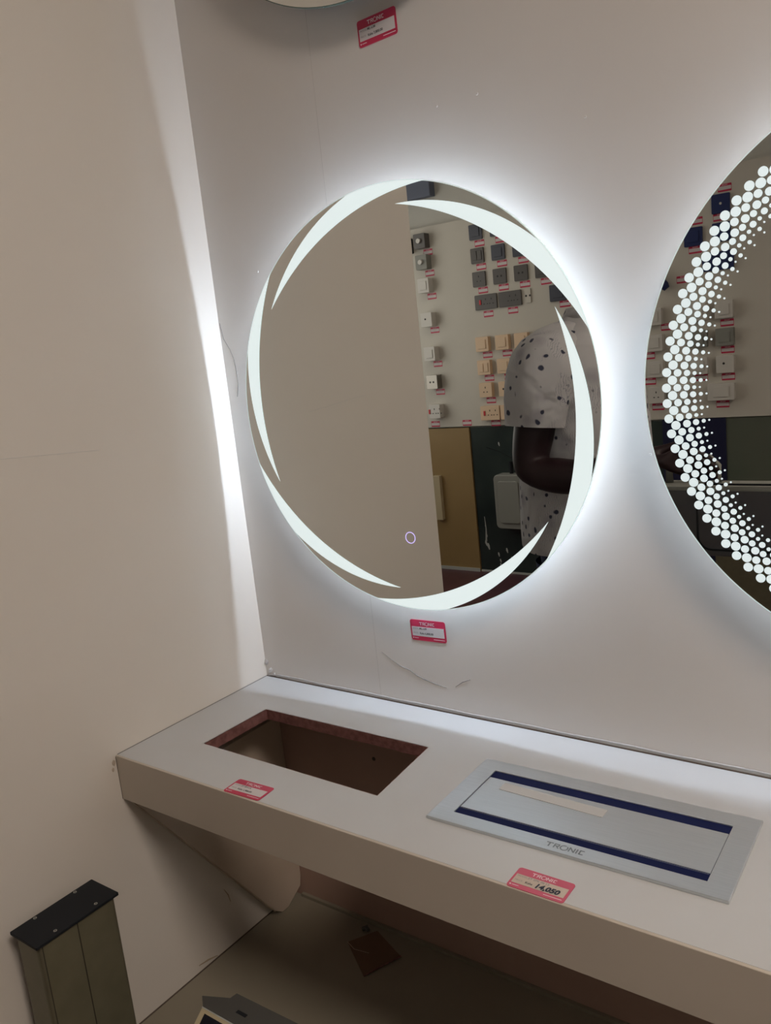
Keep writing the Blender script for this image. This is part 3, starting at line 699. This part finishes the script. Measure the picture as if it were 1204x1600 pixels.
loft('collar', [((.030, 0, 1.470), (.080, 0, 0), (0, .088, 0)), ((.036, 0, 1.502), (.070, 0, 0), (0, .074, 0))], 'shirt', sh, 24, thick=.003)
tr = loft('trousers', [((0, 0, 1.02), (.128, 0, 0), (0, .168, 0)), ((0, 0, .94), (.134, 0, 0), (0, .178, 0)), ((0, 0, .84), (.132, 0, 0), (0, .182, 0)), ((0, 0, .80), (.110, 0, 0), (0, .165, 0))], 'trousers', ps)
for s in (1, -1):
    loft('trouser_leg', [((0, .088*s, .87), (.120, 0, 0), (0, .098, 0)), ((.008, .094*s, .70), (.102, 0, 0), (0, .090, 0)), ((.014, .10*s, .49), (.078, 0, 0), (0, .078, 0)), ((-.004, .10*s, .28), (.072, 0, 0), (0, .072, 0)), ((-.004, .10*s, .06), (.068, 0, 0), (0, .064, 0))], 'trousers', tr, 28)
    f = loft('shoe', [((.02, .102*s, .0), (.145, 0, 0), (0, .050, 0)), ((.02, .102*s, .02), (.148, 0, 0), (0, .052, 0)), ((.01, .102*s, .055), (.125, 0, 0), (0, .044, 0)), ((-.03, .102*s, .095), (.066, 0, 0), (0, .038, 0))], 'shoe', ps, 28, caps=(True, True))
# head details
g = bmesh.new(); r = bmesh.ops.create_uvsphere(g, u_segments=28, v_segments=18, radius=1)
for v in r['verts']:
    z = v.co.z; v.co = Vector((v.co.x*.098 - .002, v.co.y*.083, v.co.z*.088 + 1.668))
bmesh.ops.delete(g, geom=[v for v in g.verts if v.co.z < 1.60 or (v.co.x > .045 and v.co.z < 1.685)], context='VERTS')
hr = obj('hair', g, 'hair', ps, smooth=True, loc=(DX, 0, 0)); hr.modifiers.new('solid', 'SOLIDIFY').thickness = .008
for s in (1, -1):
    g = bmesh.new(); r = bmesh.ops.create_uvsphere(g, u_segments=12, v_segments=8, radius=1)
    for v in r['verts']: v.co = Vector((v.co.x*.016 + .008, v.co.y*.007 + .078*s, v.co.z*.030 + 1.612))
    obj('ear', g, 'skin', ps, smooth=True, loc=(DX, 0, 0))
    g = bmesh.new(); r = bmesh.ops.create_uvsphere(g, u_segments=12, v_segments=8, radius=.0115)
    for v in r['verts']: v.co += Vector((.093, .031*s, 1.625))
    e = obj('eye', g, 'eye', ps, smooth=True, loc=(DX, 0, 0))
    obj('pupil', cyl(bmesh.new(), .005, (.1035, .031*s, 1.625), (.1055, .031*s, 1.625), 12), 'hair', e)
    tube_ = tube(bmesh.new(), [(.099, .014*s, 1.643), (.102, .031*s, 1.648), (.094, .048*s, 1.643)], [.002, .0035, .002], 8); obj('eyebrow', tube_, 'hair', ps, loc=(DX, 0, 0))
g = bmesh.new(); tube(g, [(.101, 0, 1.632), (.112, 0, 1.612), (.124, 0, 1.592), (.108, 0, 1.583)], [.007, .010, .014, .010], 12); obj('nose', g, 'skin', ps, smooth=True, loc=(DX, 0, 0))
g = bmesh.new(); tube(g, [(.085, -.025, 1.560), (.100, -.012, 1.563), (.103, 0, 1.561), (.100, .012, 1.563), (.085, .025, 1.560)], [.003, .006, .007, .006, .003], 10); obj('mouth', g, 'rawboard', ps, smooth=True, loc=(DX, 0, 0))

# grey moulded case carried in the hand
cs = thing('carrying_case', 'grey moulded plastic case with a rounded rectangular groove, held by the person', 'case', (.66, -.935, .118))
obj('case_shell', prism(bmesh.new(), rrect(.43, .152, .014), -.035, .035), 'casewarm', cs, rot=(PI/2, 0, PI), bevel=.004)
g = frame(bmesh.new(), rrect(.30, .150, .03), rrect(.292, .142, .027), .0345, .037)
obj('moulded_groove', g, 'blackcap', cs, rot=(PI/2, 0, PI), loc=(.02, 0, .012))
obj('case_rim', B(-.214, .214, -.037, .037, .070, .080), 'case', cs, bevel=.002)
g = bmesh.new(); tube(g, [(-.200, -.01, .078), (-.200, -.01, .118), (-.185, -.01, .134), (-.11, -.01, .134), (-.095, -.01, .118), (-.095, -.01, .078)], .009, 10); obj('carry_handle', g, 'case', cs, smooth=True)
